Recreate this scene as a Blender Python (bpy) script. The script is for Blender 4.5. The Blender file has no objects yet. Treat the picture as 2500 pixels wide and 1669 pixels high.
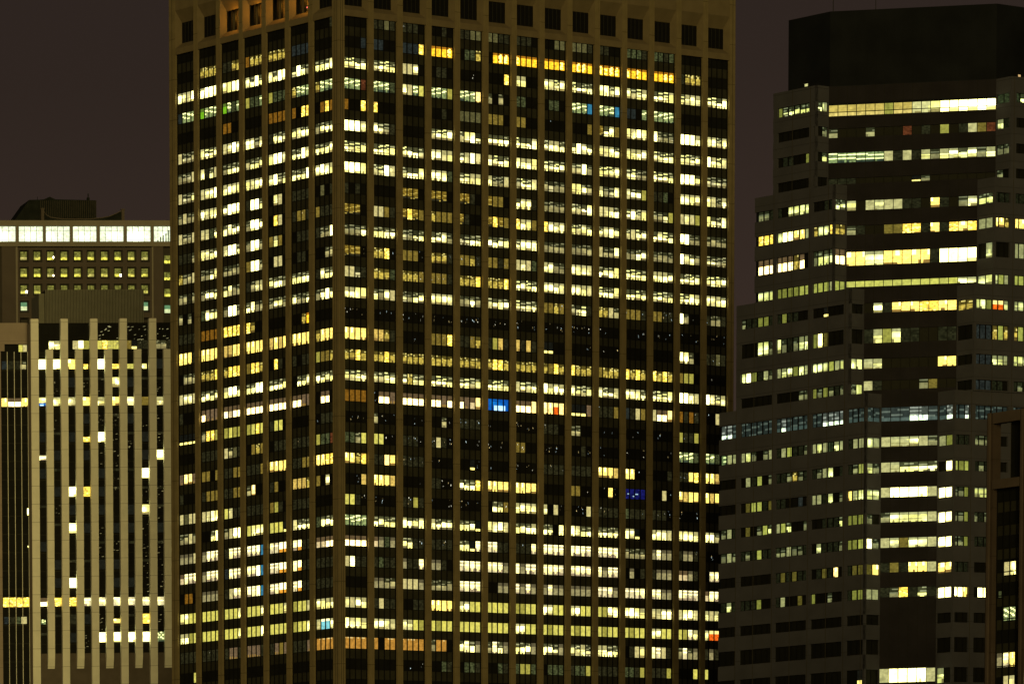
import bpy, math, random
from mathutils import Vector
random.seed(7)
S = bpy.context.scene
COL = S.collection
ZO = 235.0                      # height of the survey datum above the street
# ------------------------------------------------------------------ camera (photo is 2500 x 1669)
F, PIT, ROLL, CX, CY = 13163.18, 0.0982721, -0.01700489, -1207.127, 3818.383
CAM = Vector((-158.4444, -1017.456, -181.9169 + ZO))
AA = 0.5756078
cp, sp = math.cos(PIT), math.sin(PIT)
FW = Vector((0, cp, -sp)); UP = Vector((0, sp, cp)); RT = Vector((1, 0, 0))
c_, s_ = math.cos(ROLL), math.sin(ROLL)
R2 = c_*RT + s_*UP; U2 = -s_*RT + c_*UP
cam = bpy.data.cameras.new('camera'); co = bpy.data.objects.new('camera', cam); COL.objects.link(co)
from mathutils import Matrix
m = Matrix((R2, U2, -FW)).transposed().to_4x4(); m.translation = CAM
co.matrix_world = m
cam.sensor_fit = 'HORIZONTAL'; cam.sensor_width = 36.0
cam.lens = F/2500*36
cam.shift_x = (1250-CX)/2500
cam.shift_y = -(834.5-CY)/2500
cam.clip_start = 1; cam.clip_end = 30000
S.camera = co
def ray(x, y):
    return (FW + R2*((x-CX)/F) + U2*(-(y-CY)/F))
def proj(w):
    q = Vector(w)-CAM; z = q.dot(FW)
    return CX+F*q.dot(R2)/z, CY-F*q.dot(U2)/z
def at_depth(x, y, d):
    return CAM + ray(x, y)*d
def slope(p, th):
    a = proj(p); b = proj(p+Vector((math.cos(th), math.sin(th), 0))*2)
    return (b[1]-a[1])/(b[0]-a[0])
def solve_dir(p, s):
    best = None
    for i in range(-860, 861):
        th = math.radians(i/10)
        e = abs(slope(p, th)-s)
        if best is None or e < best[0]: best = (e, th)
    return best[1]
class Face:
    """a vertical plane: u runs to the right as seen from the street side, d runs inward"""
    def __init__(s, p, th):
        s.p = Vector((p[0], p[1], 0)); s.e = Vector((math.cos(th), math.sin(th), 0)); s.th = th
        s.n = Vector((-math.sin(th), math.cos(th), 0))     # inward
    def pt(s, u, z, d=0): return s.p + s.e*u + s.n*d + Vector((0, 0, z))
    def uz(s, x, y, d=0):
        r = ray(x, y); t = ((s.p+s.n*d)-CAM).dot(s.n)/r.dot(s.n)
        w = CAM+r*t
        return (w-s.p).dot(s.e), w.z
    def u(s, x, y, d=0): return s.uz(x, y, d)[0]
    def z(s, x, y, d=0): return s.uz(x, y, d)[1]
# ------------------------------------------------------------------ materials
def mat(name, base, rough=.8, spec=.3, noise=.12, scale=.6, joints=None, metallic=0, tint=None):
    M = bpy.data.materials.new(name); M.use_nodes = True
    nt = M.node_tree; N = nt.nodes; L = nt.links; b = N['Principled BSDF']
    b.inputs['Roughness'].default_value = rough; b.inputs['Specular IOR Level'].default_value = spec
    b.inputs['Metallic'].default_value = metallic
    tc = N.new('ShaderNodeTexCoord'); no = N.new('ShaderNodeTexNoise')
    no.inputs['Scale'].default_value = scale; no.inputs['Detail'].default_value = 5
    L.new(tc.outputs['Object'], no.inputs['Vector'])
    mr = N.new('ShaderNodeMapRange'); mr.inputs[1].default_value = .3; mr.inputs[2].default_value = .7
    mr.inputs[3].default_value = 1-noise; mr.inputs[4].default_value = 1+noise
    L.new(no.outputs['Fac'], mr.inputs[0])
    mx = N.new('ShaderNodeMix'); mx.data_type = 'RGBA'; mx.blend_type = 'MULTIPLY'; mx.inputs[0].default_value = 1
    mx.inputs[6].default_value = (*base, 1)
    L.new(mr.outputs[0], mx.inputs[7]); out = mx.outputs[2]
    if joints:      # horizontal panel joints every joints[0] metres
        per, wid, dark, off = joints
        sx = N.new('ShaderNodeSeparateXYZ'); L.new(tc.outputs['Object'], sx.inputs[0])
        ad = N.new('ShaderNodeMath'); ad.operation = 'ADD'; ad.inputs[1].default_value = off; L.new(sx.outputs[2], ad.inputs[0])
        mo = N.new('ShaderNodeMath'); mo.operation = 'MODULO'; mo.inputs[1].default_value = per; L.new(ad.outputs[0], mo.inputs[0])
        lt = N.new('ShaderNodeMath'); lt.operation = 'LESS_THAN'; lt.inputs[1].default_value = wid; L.new(mo.outputs[0], lt.inputs[0])
        m2 = N.new('ShaderNodeMix'); m2.data_type = 'RGBA'; L.new(lt.outputs[0], m2.inputs[0])
        L.new(out, m2.inputs[6]); m2.inputs[7].default_value = (*[c*dark for c in base], 1); out = m2.outputs[2]
    L.new(out, b.inputs['Base Color'])
    return M
GLOW = bpy.data.materials.new('lit_room_and_glints'); GLOW.use_nodes = True  # emission for lit rooms, lamps and the painted reflections on dark glass
nt = GLOW.node_tree; nt.nodes.clear()
o_ = nt.nodes.new('ShaderNodeOutputMaterial'); em = nt.nodes.new('ShaderNodeEmission'); at = nt.nodes.new('ShaderNodeAttribute')
at.attribute_name = 'glow'; tc = nt.nodes.new('ShaderNodeTexCoord'); no = nt.nodes.new('ShaderNodeTexNoise')
no.inputs['Scale'].default_value = 1.7; no.inputs['Detail'].default_value = 4
mr = nt.nodes.new('ShaderNodeMapRange'); mr.inputs[1].default_value = .3; mr.inputs[2].default_value = .7; mr.inputs[3].default_value = .72; mr.inputs[4].default_value = 1.28
nt.links.new(tc.outputs['Object'], no.inputs['Vector']); nt.links.new(no.outputs['Fac'], mr.inputs[0])
nt.links.new(at.outputs['Color'], em.inputs[0]); nt.links.new(mr.outputs[0], em.inputs[1]); nt.links.new(em.outputs[0], o_.inputs[0])

M_GRANITE = mat('brown_granite', (.195, .158, .092), .75, .1, .10, .5, joints=(7.575, .10, .45, 2.2))
M_BEAM = mat('brown_granite_beam', (.165, .132, .085), .75, .1, .10, .5)
M_DARK = mat('dark_bronze_cladding', (.034, .034, .026), .6, .08, .25, .35)
M_GLASS = mat('dark_glass', (.012, .0125, .011), .5, .05, .2, .3)
M_MULL = mat('black_metal', (.008, .008, .008), .6, .1, .1, 2)
M_FIN = mat('pale_concrete', (.90, .90, .84), .85, .1, .06, .35, joints=(4.07, .12, .6, 0))
M_FINBASE = mat('dark_stone_base', (.12, .10, .09), .8, .2, .12, .5)
M_TAN = mat('tan_stone', (.36, .30, .27), .85, .2, .08, .3, joints=(4.07, .1, .7, 0))
M_PENT = mat('ribbed_metal', (.20, .20, .17), .7, .1, .08, .5)
M_CWALL = mat('taupe_concrete', (.10, .084, .078), .85, .1, .1, .2)
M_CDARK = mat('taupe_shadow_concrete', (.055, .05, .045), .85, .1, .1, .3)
M_CBAND = mat('buff_concrete', (.24, .22, .19), .85, .1, .08, .2)
M_ROOF = mat('slate_roof', (.016, .019, .018), .8, .05, .25, .6)
M_DWALL = mat('grey_brown_granite', (.064, .065, .090), .8, .08, .12, .25, joints=(4.3, .10, .65, 1.1))
M_DCH = mat('dark_granite', (.020, .0185, .026), .8, .05, .2, .25)
M_DTOP = mat('black_granite', (.010, .0115, .016), .8, .05, .25, .2)
M_ESTONE = mat('reddish_stone', (.060, .044, .040), .7, .3, .12, .4, joints=(6.2, .1, .6, 0))
M_ESTONE2 = mat('tan_beam_stone', (.088, .068, .062), .7, .3, .12, .4)
M_LINE = mat('joint_shadow', (.05, .045, .038), .8, .1, .1, 1)
M_GROUND = mat('asphalt', (.05, .05, .05), .9, .2, .3, .05)
# ------------------------------------------------------------------ mesh builder
class MB:
    def __init__(s): s.v = []; s.f = []; s.mi = []; s.col = []; s.mats = []
    def mid(s, m):
        if m not in s.mats: s.mats.append(m)
        return s.mats.index(m)
    def quad(s, pts, m, col=(0, 0, 0)):
        i = len(s.v); s.v += [tuple(p) for p in pts]; s.f.append(tuple(range(i, i+len(pts)))); s.mi.append(s.mid(m)); s.col.append(col)
    def hexa(s, P, m):
        i = len(s.v); s.v += [tuple(p) for p in P]; k = s.mid(m)
        for q in ((0, 1, 2, 3), (7, 6, 5, 4), (0, 4, 5, 1), (1, 5, 6, 2), (2, 6, 7, 3), (3, 7, 4, 0)):
            s.f.append(tuple(i+a for a in q)); s.mi.append(k); s.col.append((0, 0, 0))
    def box(s, F_, u0, u1, z0, z1, d0, d1, m):
        P = [F_.pt(u0, z0, d0), F_.pt(u1, z0, d0), F_.pt(u1, z1, d0), F_.pt(u0, z1, d0),
             F_.pt(u0, z0, d1), F_.pt(u1, z0, d1), F_.pt(u1, z1, d1), F_.pt(u0, z1, d1)]
        s.hexa(P, m)
    def prism(s, poly, z0, z1, m):
        n = len(poly); i = len(s.v); k = s.mid(m)
        s.v += [(p[0], p[1], z0) for p in poly]+[(p[0], p[1], z1) for p in poly]
        s.f.append(tuple(i+n+a for a in range(n))); s.f.append(tuple(i+a for a in reversed(range(n))))
        s.mi += [k, k]; s.col += [(0, 0, 0)]*2
        for a in range(n):
            b = (a+1) % n; s.f.append((i+a, i+b, i+n+b, i+n+a)); s.mi.append(k); s.col.append((0, 0, 0))
    def build(s, name, parent=None):
        if not s.v: return None
        me = bpy.data.meshes.new(name)
        o = Vector((0, 0, 0))
        if parent is not None: o = parent.location
        me.from_pydata([(a[0]-o.x, a[1]-o.y, a[2]-o.z) for a in s.v], [], s.f)
        for m_ in s.mats: me.materials.append(m_)
        me.polygons.foreach_set('material_index', s.mi)
        if GLOW in s.mats:
            ca = me.color_attributes.new('glow', 'FLOAT_COLOR', 'CORNER')
            buf = []
            for f_, c in zip(s.f, s.col): buf += [c[0], c[1], c[2], 1]*len(f_)
            ca.data.foreach_set('color', buf)
        me.update()
        ob = bpy.data.objects.new(name, me); COL.objects.link(ob)
        if parent is not None:
            if parent.type == 'EMPTY': ob.parent = parent
            else: ob.parent = parent
        return ob
def part(mb, name, parent, root):
    """part of root (an Empty at its base); sub-parts hang under a part that shares the root's origin"""
    save = parent.location.copy() if parent is not root else None
    me_parent = parent
    class _P: pass
    ob = None
    if not mb.v: return None
    o = root.location
    me = bpy.data.meshes.new(name)
    me.from_pydata([(a[0]-o.x, a[1]-o.y, a[2]-o.z) for a in mb.v], [], mb.f)
    for m_ in mb.mats: me.materials.append(m_)
    me.polygons.foreach_set('material_index', mb.mi)
    if GLOW in mb.mats:
        ca = me.color_attributes.new('glow', 'FLOAT_COLOR', 'CORNER'); buf = []
        for f_, c in zip(mb.f, mb.col): buf += [c[0], c[1], c[2], 1]*len(f_)
        ca.data.foreach_set('color', buf)
    me.update()
    ob = bpy.data.objects.new(name, me); COL.objects.link(ob); ob.parent = parent
    return ob
def thing(name, label, cat, p):
    o = bpy.data.objects.new(name, None); COL.objects.link(o); o.location = (p[0], p[1], 0)
    o['label'] = label; o['category'] = cat; return o
# ------------------------------------------------------------------ lit rooms seen through panes
def jit(c, a, r): 
    k = 1+r.uniform(-a, a); return (c[0]*k, c[1]*k, c[2]*k)
CREAM = (1.45, 1.22, .36); CREAM2 = (1.0, .85, .26); WHITE = (3.6, 3.1, 1.45)
TINT = [1.0, 1.0, 1.0]
def lerp(p, q, t): return tuple(x+(y-x)*t for x, y in zip(p, q))
def room(ch, fu, fv, r, cs, pr):
    """colour of what is seen inside; fu across the bay, fv up the pane, r pane-local random, cs bay constants, pr pane constants"""
    a, b, c, k = cs
    q, q2 = pr
    f = math.exp(-(((fu-a)/.20)**2+((fv-.25-.5*b)/.30)**2))+.8*math.exp(-(((fu-c)/.14)**2+((fv-.2-.6*a)/.22)**2))
    f = min(1, f+(.25 if q2 > .8 else 0))*(.75+.5*q)
    dimp = .62+.5*q2                       # blinds and lamps differ from room to room
    low = fv < .10+.18*q2 and (int(fu*23+q*7) % 3 == 0 or (q > .75))
    base = lerp((1.05, .92, .34), (3.6, 3.3, 1.7), f)
    base = (base[0]*dimp, base[1]*dimp, base[2]*dimp)
    if ch == 'W':
        col = lerp((2.0, 1.75, .66), (5.0, 4.7, 3.0), f*.8+.2)
        if low and q > .6: col = (1.0, .85, .35)
    elif ch == 'C':
        col = base
        if q < .22 and fv > .55: col = (.48, .43, .16)              # blind half down
        elif fv > .80 and b > .4: col = (.55, .50, .20)
        elif .30 < fv < .42 and c > .5: col = (col[0]*.7, col[1]*.68, col[2]*.6)
        if low: col = (.42, .33, .10)
    elif ch in 'Ss':
        sp_ = .40+.14*a-.10*(fu-.5)*k
        if fv > sp_:
            ph = ((fv-sp_)*2.9 - fu*1.6*k + b) % 1
            col = (1.15*dimp, 1.10*dimp, .50*dimp) if ph < .30 else (.095, .095, .036)
            if q2 > .86: col = (.075, .072, .026)
        else:
            col = base
            if .14 < fv < .24: col = (.62, .52, .18)
        if low: col = (.30, .23, .08)
        if ch == 's': col = (col[0]*.42, col[1]*.42, col[2]*.42)
    elif ch in 'Ll':
        sp_ = .42+.16*a if q < .7 else .62
        if fv > sp_:
            col = (.080, .078, .028)
            if ((fv-sp_)*2.5-fu*1.3*k+b) % 1 < .20: col = (.50, .48, .22)
        else:
            col = lerp((1.3, 1.15, .42), (3.6, 3.3, 1.6), f) if ch == 'L' else lerp((.30, .26, .10), (.62, .54, .2), f)
            if low: col = (.22, .18, .07)
        if ch == 'l' and fv > sp_: col = (col[0]*.5, col[1]*.5, col[2]*.5)
    elif ch == 'f': col = jit((.60, .47, .10), .06, r) if fv > .3 else jit((.75, .60, .16), .15, r)
    elif ch == 'c': col = jit((.62, .53, .20), .12, r)
    elif ch == 'd': col = jit((.021, .019, .007), .45, r)
    elif ch == 'D': col = jit((.10, .09, .03), .2, r)
    elif ch == 'n': col = jit((.20, .14, .022), .2, r)
    elif ch == 'Y': col = jit((.66+.12*q, .60+.10*q, .115), .05, r)
    elif ch == 'y': col = jit((.38, .34, .055), .08, r)
    elif ch == 'G':
        ph = (fv*2.4-fu*1.6*k+b) % 1
        col = (1.5, 1.5, .8) if (ph < .3 and fv > .3) else jit((.26, .32, .11), .4, r)
        if low: col = (.05, .07, .04)
    elif ch == 'g': col = jit((.05, .057, .020), .6, r)
    elif ch == 'E': col = (.20, .52, .015) if fv < .62 else (.10, .17, .02)
    elif ch == 'B': col = jit((.035, .20, .32), .15, r)
    elif ch == 'b': col = jit((.018, .022, .018), .35, r)
    elif ch == 'z': col = jit((.25, .72, .75), .1, r) if fv < .75 else (1.4, 1.3, .8)
    elif ch == 'i':
        ph = (fv*5+fu*1.1+b*3) % 1
        col = (.16, .18, .13) if ph < .25 else (.035, .042, .032)
        if fv < .3 and a > .4: col = (.10, .13, .10)
    elif ch == 'I':
        ph = (fv*4+fu*1.3+b*3) % 1
        col = (.30, .34, .27) if ph < .3 else (.07, .085, .065)
        if fv < .32: col = jit((1.2, 1.5, 1.3), .4, r)
    elif ch == 'A':
        col = jit((1.1, .72, .12), .3, r)
        if r.random() < .16: col = (2.6, 1.9, .5)
    elif ch == 'O':
        col = (.42, .17, .01) if fv > .74 else jit((1.15, .58, .035), .25, r)
        if q > .45 and abs((fu*4 % 1)-.4) < .28 and .1 < fv < .85: col = (3.2, 2.2, .6) if r.random() < .6 else col
    elif ch == 'o': col = jit((.20, .09, .008), .25, r)
    elif ch == 'a':
        if fv > .62: col = (.10, .075, .012) if r.random() > .2 else (.9, .75, .2)
        else: col = jit((.56, .42, .065), .4, r)
        if low: col = (.15, .10, .02)
    elif ch == 'M':
        col = jit((.20, .13, .015), .4, r) if fv > .25 else (.03, .025, .01)
        if ((fv)*2.2-fu*1.2*k+b) % 1 < .2: col = (.55, .40, .07)
    elif ch in 'VvPp':
        col = {'V': (1.35, .98, .27), 'v': (.70, .48, .10), 'P': (1.5, 1.05, .42), 'p': (.16, .105, .05)}[ch]
        col = jit(col, .2, r)
        if fv > .6 and (fu*8 % 1) < .25 and ch in 'VP': col = (2.6, 2.2, 1.0)
        if low: col = (.30, .18, .04)
    elif ch in 'Jj':
        if fv > .55: col = (.13, .085, .035)
        else: col = jit((3.2, 2.4, 1.25), .3, r) if ch == 'J' else jit((.75, .58, .27), .2, r)
    elif ch == 'H':
        col = lerp((.004, .09, .42), (.01, .24, .75), f)
        if fv < .42 and fu > .36 and fu < .84: col = (.75, 1.3, 1.9)
        elif fv > .62 and ((fv*3-fu) % 1) < .25: col = (.004, .09, .42)
    elif ch == 'U':
        col = jit((.008, .009, .10), .5, r)
        if r.random() < .07: col = (.4, .6, .7)
    elif ch == 'R': col = jit((.22, .018, .006), .4, r)
    elif ch == 'r': col = jit((.10, .03, .010), .4, r)
    elif ch == 'Q': col = (1.0, .80, .35) if fv > .62 else jit((.85, .13, .01), .15, r)
    elif ch == 'q': col = jit((.50, .24, .035), .12, r); col = (.85, .6, .2) if (fv > .88 and r.random() < .3) else col
    elif ch == 'K':
        col = lerp((.85, .73, .36), (1.7, 1.5, .8), f)
        if fv > .45 and (fv*6+b) % 1 < .35: col = (1.7, 1.5, 1.0)
        if fv < .3 and (fu*9 % 1) < .2: col = (.5, .38, .2)
        if low: col = (.4, .3, .16)
    elif ch == 'k':
        col = jit((.33, .285, .12), .15, r) if fv < .68 else (.12, .10, .045)
    elif ch == 'X': col = jit((2.3, 2.0, 1.1), .1, r) if fv > .33 else (.85, .36, .03)
    elif ch == 'T': col = jit((1.3, 1.1, .4), .3, r) if fv < .26 else (.008, .008, .005)
    elif ch == 'e': col = (.012, .012, .007)
    else: col = (.01, .01, .006)
    k2 = 1.45 if col[0] > .9 else 1
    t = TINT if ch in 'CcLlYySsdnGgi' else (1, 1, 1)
    return (max(col[0], 0)*k2*t[0], max(col[1], 0)*k2*t[1], max(col[2], 0)*t[2])
def pane(mb, F_, u0, u1, z0, z1, d, ch, uc0, uc1, cs, nx=3, nz=9, gl=None):
    if ch == '.' or ch == ' ':
        mb.quad([F_.pt(u0, z0, d), F_.pt(u1, z0, d), F_.pt(u1, z1, d), F_.pt(u0, z1, d)], gl or M_GLASS); return
    r = random; pr = (r.random(), r.random())
    for i in range(nx):
        for j in range(nz):
            a0 = u0+(u1-u0)*i/nx; a1 = u0+(u1-u0)*(i+1)/nx; b0 = z0+(z1-z0)*j/nz; b1 = z0+(z1-z0)*(j+1)/nz
            fu = ((a0+a1)/2-uc0)/(uc1-uc0); fv = (j+.5)/nz
            mb.quad([F_.pt(a0, b0, d), F_.pt(a1, b0, d), F_.pt(a1, b1, d), F_.pt(a0, b1, d)], GLOW, room(ch, fu, fv, r, cs, pr))
def consts(k=1): return (random.random(), random.random(), random.random(), k)
def area(F_, u0, u1, z0, z1):
    a = proj(F_.pt(u0, z0)); b = proj(F_.pt(u1, z0)); c = proj(F_.pt(u1, z1))
    if not (0 <= (a[0]+b[0])/2 <= 2500 and -5 <= (b[1]+c[1])/2 <= 1669): return -1
    return abs(b[0]-a[0])*abs(c[1]-b[1])
class Windows:
    """collects windows (glazing, frame); the hundred that show largest become parts, the rest one part"""
    def __init__(s): s.w = []
    def add(s, A, g, f): s.w.append((A, g, f))
    def flush(s, root, n=100, name='window'):
        s.w.sort(key=lambda t: -t[0])
        for A, g, f in s.w[:n]:
            o = part(g, name, root, root)
            if f.v: part(f, 'frame', o, root)
        if len(s.w) > n:
            G = MB(); Fm = MB()
            for A, g, f in s.w[n:]:
                for src, dst in ((g, G), (f, Fm)):
                    i = len(dst.v); dst.v += src.v; dst.f += [tuple(i+q for q in ff) for ff in src.f]
                    dst.mi += [dst.mid(src.mats[q]) for q in src.mi]; dst.col += src.col
            o = part(G, name, root, root); o['kind'] = 'stuff'
            if Fm.v: part(Fm, 'frame', o, root)['kind'] = 'stuff'
# ================================================================== TOWER A (granite piers, bay windows)
P = 7.2; PL = P*.9091327; H = 3.787617; ZT = 4.38873+ZO
WR, WL = .21*P, .27*PL
OPN = .817
GD = .58
FR = Face((0, 0), AA)                                   # right face: u from the corner
LEN_L = 2*WL+6*PL+OPN*PL; LEN_R = 2*WR+13*P+OPN*P
ev = Vector((-math.sin(AA), math.cos(AA), 0))
FL = Face(ev*LEN_L, AA-math.pi/2)                       # left face: u from its far left end to the corner
towerA = thing('office_tower', 'tallest tower with brown stone piers and hundreds of lit windows on its two faces', 'office tower', (0, 0))
zb = ZT-H*.5702974                                      # underside of the crown beam
ZTOP = zb+15
ROWS_L = """
.... .... .... .... .... .... ...d
.... aaaa ddaa oaaa aaaa bbbb ....
CCCW CWWW CCWW CLWL CLWW sWLs LLLC
bGGG EGGG EGgG yggG yggg aGGG aGGG
.... .... oo.. .... oooo o.AA .oAo
cssl CSSL CCWC CCsC dLLs LCLL lLLL
lssc CdLc lLLL lLLL CWWC LLWC LLLC
cssL CCCW CCCC CCCC CWsL LLLW CWCC
lcll CCCC LWWW dWWL .Cc. dddd .D.d
cssc CCgL LKLL lWWL .Ac. dnnd nddd
dddl CCLL CWWL lWWl nCn. .ddd dssW
allc llLC llll nWWl .cc. .dd. ..ll
lldl lLLL LCll dlCC LLLl LLLL dCLL
l.l. gCLL lWWl LCll lLLl LllL lLWL
dddd oooo AAAA Aa.. .... ..aO ....
VVVd VVVV vvVV VVVV vVvV VVVV aVVV
.lll aaaA aAAA nAAa .Ad. d.dd ynna
cCCc LLLL CWWL LLWW LLLL .LLC LLLL
d... Jppp JjJJ JJJJ JJJJ JJpp .JJ.
TTTT lAAy yYyy yYAY dYY. .... .ddd
.... dddd clDd .nan .ddd dddd yggr
pPPp nn.n ddnn dddn VVVV ddnn VVAA
d... dnnn ddnn lP.. dn.. vvva n.C.
cDcc cCCC YCdd dddd nyd. dddd ....
llcl ..LW lcWW YCCC YYYT CLLL gLLL
kkkc kKKK dKKK KKKB KKXX KXdd jjJJ
jKKK kKKK bKKK KKWB KKXX KXdd dddd
.oo. kkkk dcKK KKWB KKXX KXdd dddd
CCYY YYYY YYYC YYYC YYYC yYYC CCCC
CCyY YYYY YYYC YYYC YYYY yYYC CzzC
dddd dddd dppd pppd dpnp dddp qqqq
...Y .... .... .... .... .... ....
.... .... .... .... .... .... ....
""".split()
ROWS_R = """
.... ddDd ddd. ..d. ddDD DDdd ddd. ..DD DDDd dd.. gggd ggdg .... ....
...b bb.. bbbA OOOO .gga .OOO OOOO OOOO OOOO OOOO OOOO OOOO daaa ....
SSSL SSSL ccC. .dd. .... ...A CC.. CCSC SSSL CCSC CSSC SSSC SCCC SSSC
GGGr GGGg CcGY GGGy GGGP l.l. gg.. .gg. GGGB GGGB bb.G GGGG .... ....
o..A A... .... ..d. DDDD nnn. nn.. .... ...n MSCn CCCC Csss WWWC CCSC
WWWC CSsd .... SSSC SCCs SSSL SSSC SCCL SWCL CCCL CCCC SSSL SSSL WCSC
SSSL SSSL SLSS CCCC SCWC CSSL CCCC SSSL SSWl SSSC SSsl SSSL WWWL ssss
WWWC SSWC SSSC CCCg SSCC CssC sSSC lsll CCLl CssC CLLy ddg. CCCC CCsC
d.d. .... MMM. MMM. MMd. Mnn. SCCd ssll SSSC CCCL SCSC sssy cCCy CSsC
MMM. ccnd MAMn annn Md.. MAMn ACCn ACCC SSCL SCCL SCSL SCSL WWll llll
sssL LLLL sssL SSCs ssLL LLLL SCCC llll llll cllC llLL llll WCLl ssss
MMM. aaA. nnn. aaad nnad nndn cCcg CCll CCCC LLLC SSSL CCCL SSSL SSSL
ccsd aaag aaan nnnd aaaA aaaA SLSL CCCC CCCC SLLC SSSL SSSL SSCC CCCL
CCCC LlCc slLL CCCC llLl SSLL SsSL nnan ssSd aacl nnnd nndd Wl.. dlld
.... .... .... .... .... .... .... .... .... .... .... .... .... ....
VVVV vvad .... nnnA ddna dyvd vdvd TT.. .... .... .... .... CCl. ddDd
aaAa aaAa aaaa aaaa aaaa aAAa aaaa anAa Aaaa naaa AaAa AaAa nyy. ....
SSSL SSSL SaSL SSSL SSSL SSSL CSSL WCCC CSSL CSSC CCCL SSSC WWCC WCSC
oooo .JJp JJJJ JJpJ JpjP HHHH JJJP PPQP TTTp dddn bdcn cJJP odod ..cc
.... l... .... ..l. dddd .... .... ddd. ll.. .... .... .... yddy ....
ggsY YY.. ddd. dcd. .... .... nn.. .... ..d. .... .... .... GGGg GGgG
VVaA ddPV dddd .... ..T. .... .... dddd dddd VVVv VV.. ...d ddVA VVvV
...v VVVv .... dd.. LLLA VVVV VVVV .... nn.. ..V. UUUU ..c. VvVV VvVV
YYd. .... ddyd .... .... .LLn CCCC C.c. ...c dddd gddd ddd. .... ....
GGGG LLLL CLLC CLLL LLLT CCCC LLLC LL.C CCLL LLLL CCT. CCCC CCCC CCll
JJJJ jkgk LLdd dddd LLTK KKdd dddK KKKK KKKK KKKK llll kKkk dkkd ....
cCdd dgdd kddK kkd. KKKK KKKk KkKK KKKK KKKK KkKK .k.d dkkk jjkd .KKK
.... kkll ccck llll KKKK ..kk KkKk kKkk kkkk KKKk KKKK KKkk KKKK jKKK
CcCC dcdd ..dd VVVV CCYY YYYY yyYY CCYY CCYY YyCC CWCC CCCC CCCC CcCC
CCCC CCCC CCYy YyYY YYYY YYYY CCYY YyYY YyYY YyYY YyYY CCYY YyKC CQQQ
qqqq q.qq qqqq lqq. LKLk lKLk LLLk LLsk LSCs CCLL .dcC CKcd lKlk dkdd
.... .... .... ..gd .ggd ..gd gyyg .ggg dggy dddd ggdy dddy ...Y Y...
.... .... .... .... .... .... .... .... .... .... .... .... .... ....
""".split()
NR = 33
wins = Windows(); curtain = MB()
def bayA(F_, u0, u1, toks, glints):
    """one bay between two piers: dark cladding strip with a window on every floor"""
    w = u1-u0
    curtain.quad([F_.pt(u0, 0, GD+.06), F_.pt(u1, 0, GD+.06), F_.pt(u1, zb, GD+.06), F_.pt(u0, zb, GD+.06)], M_DARK)
    mar = .032/.817*w; pw = (w-2*mar+.038/.817*w)/4; gap = .038/.817*w
    for i in range(4+1):
        uu = u0+mar+i*pw-gap
        curtain.box(F_, uu+gap*.35, uu+gap*.65, 0, zb, GD-.16, GD+.05, M_MULL)
    curtain.box(F_, u0+.01, u0+mar*.8, 0, zb-.01, GD-.06, GD+.05, M_MULL)
    curtain.box(F_, u1-mar*.8, u1-.01, 0, zb-.01, GD-.06, GD+.05, M_MULL)
    for k in range(1, NR+1):
        z0 = ZT-H*k; hh = (.55 if k in (16, 19, 31) else .49)*H; z1 = z0+hh
        t = toks[k-1]; g = MB(); f = MB(); cs = consts(1 if F_ is FR else -1)
        for i in range(4):
            a = u0+mar+i*pw; b = a+pw-gap
            pane(g, F_, a, b, z0, z1, GD, t[i], u0, u1, cs)
            if i < 3: g.quad([F_.pt(b, z0, GD), F_.pt(b+gap, z0, GD), F_.pt(b+gap, z1, GD), F_.pt(b, z1, GD)], M_MULL)
            if t[i] in '.dnD' and glints(k) > random.random():  # reflections of other buildings, painted as small glowing quads on dim panes
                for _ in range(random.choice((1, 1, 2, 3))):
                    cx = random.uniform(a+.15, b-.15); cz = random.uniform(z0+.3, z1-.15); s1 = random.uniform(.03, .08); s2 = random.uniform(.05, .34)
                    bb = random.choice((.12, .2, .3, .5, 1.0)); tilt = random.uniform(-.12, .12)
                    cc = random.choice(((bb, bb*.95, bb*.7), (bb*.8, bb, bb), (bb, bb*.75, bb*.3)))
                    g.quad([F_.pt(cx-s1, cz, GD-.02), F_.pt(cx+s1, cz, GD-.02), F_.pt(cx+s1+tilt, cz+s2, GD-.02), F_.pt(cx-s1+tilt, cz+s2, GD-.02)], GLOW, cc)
        f.box(F_, u0+mar, u1-mar, z0-.09, z0-.005, GD-.05, GD+.04, M_MULL)
        f.box(F_, u0+mar, u1-mar, z1+.005, z1+.09, GD-.05, GD+.04, M_MULL)
        for i in range(1, 4):
            uu = u0+mar+i*pw-gap
            f.box(F_, uu+.012, uu+gap*.33, z0, z1, GD-.03, GD+.04, M_MULL)
            f.box(F_, uu+gap*.67, uu+gap-.012, z0, z1, GD-.03, GD+.04, M_MULL)
        wins.add(area(F_, u0, u1, z0, z1), g, f)
piersA = []
def pierA(F_, u0, u1, name='pier'):
    mb = MB(); w = u1-u0
    # shaft with two shallow grooves
    for a, b in ((0, .30), (.345, .655), (.70, 1)):
        mb.box(F_, u0+w*a, u0+w*b, 0, ZTOP-.02, 0 if a != .345 else .03, GD+.3, M_GRANITE)
    mb.box(F_, u0+w*.29, u0+w*.71, 0, ZTOP-.03, .14, GD+.28, M_LINE)
    part(mb, name, towerA, towerA)
crown = MB()
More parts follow.
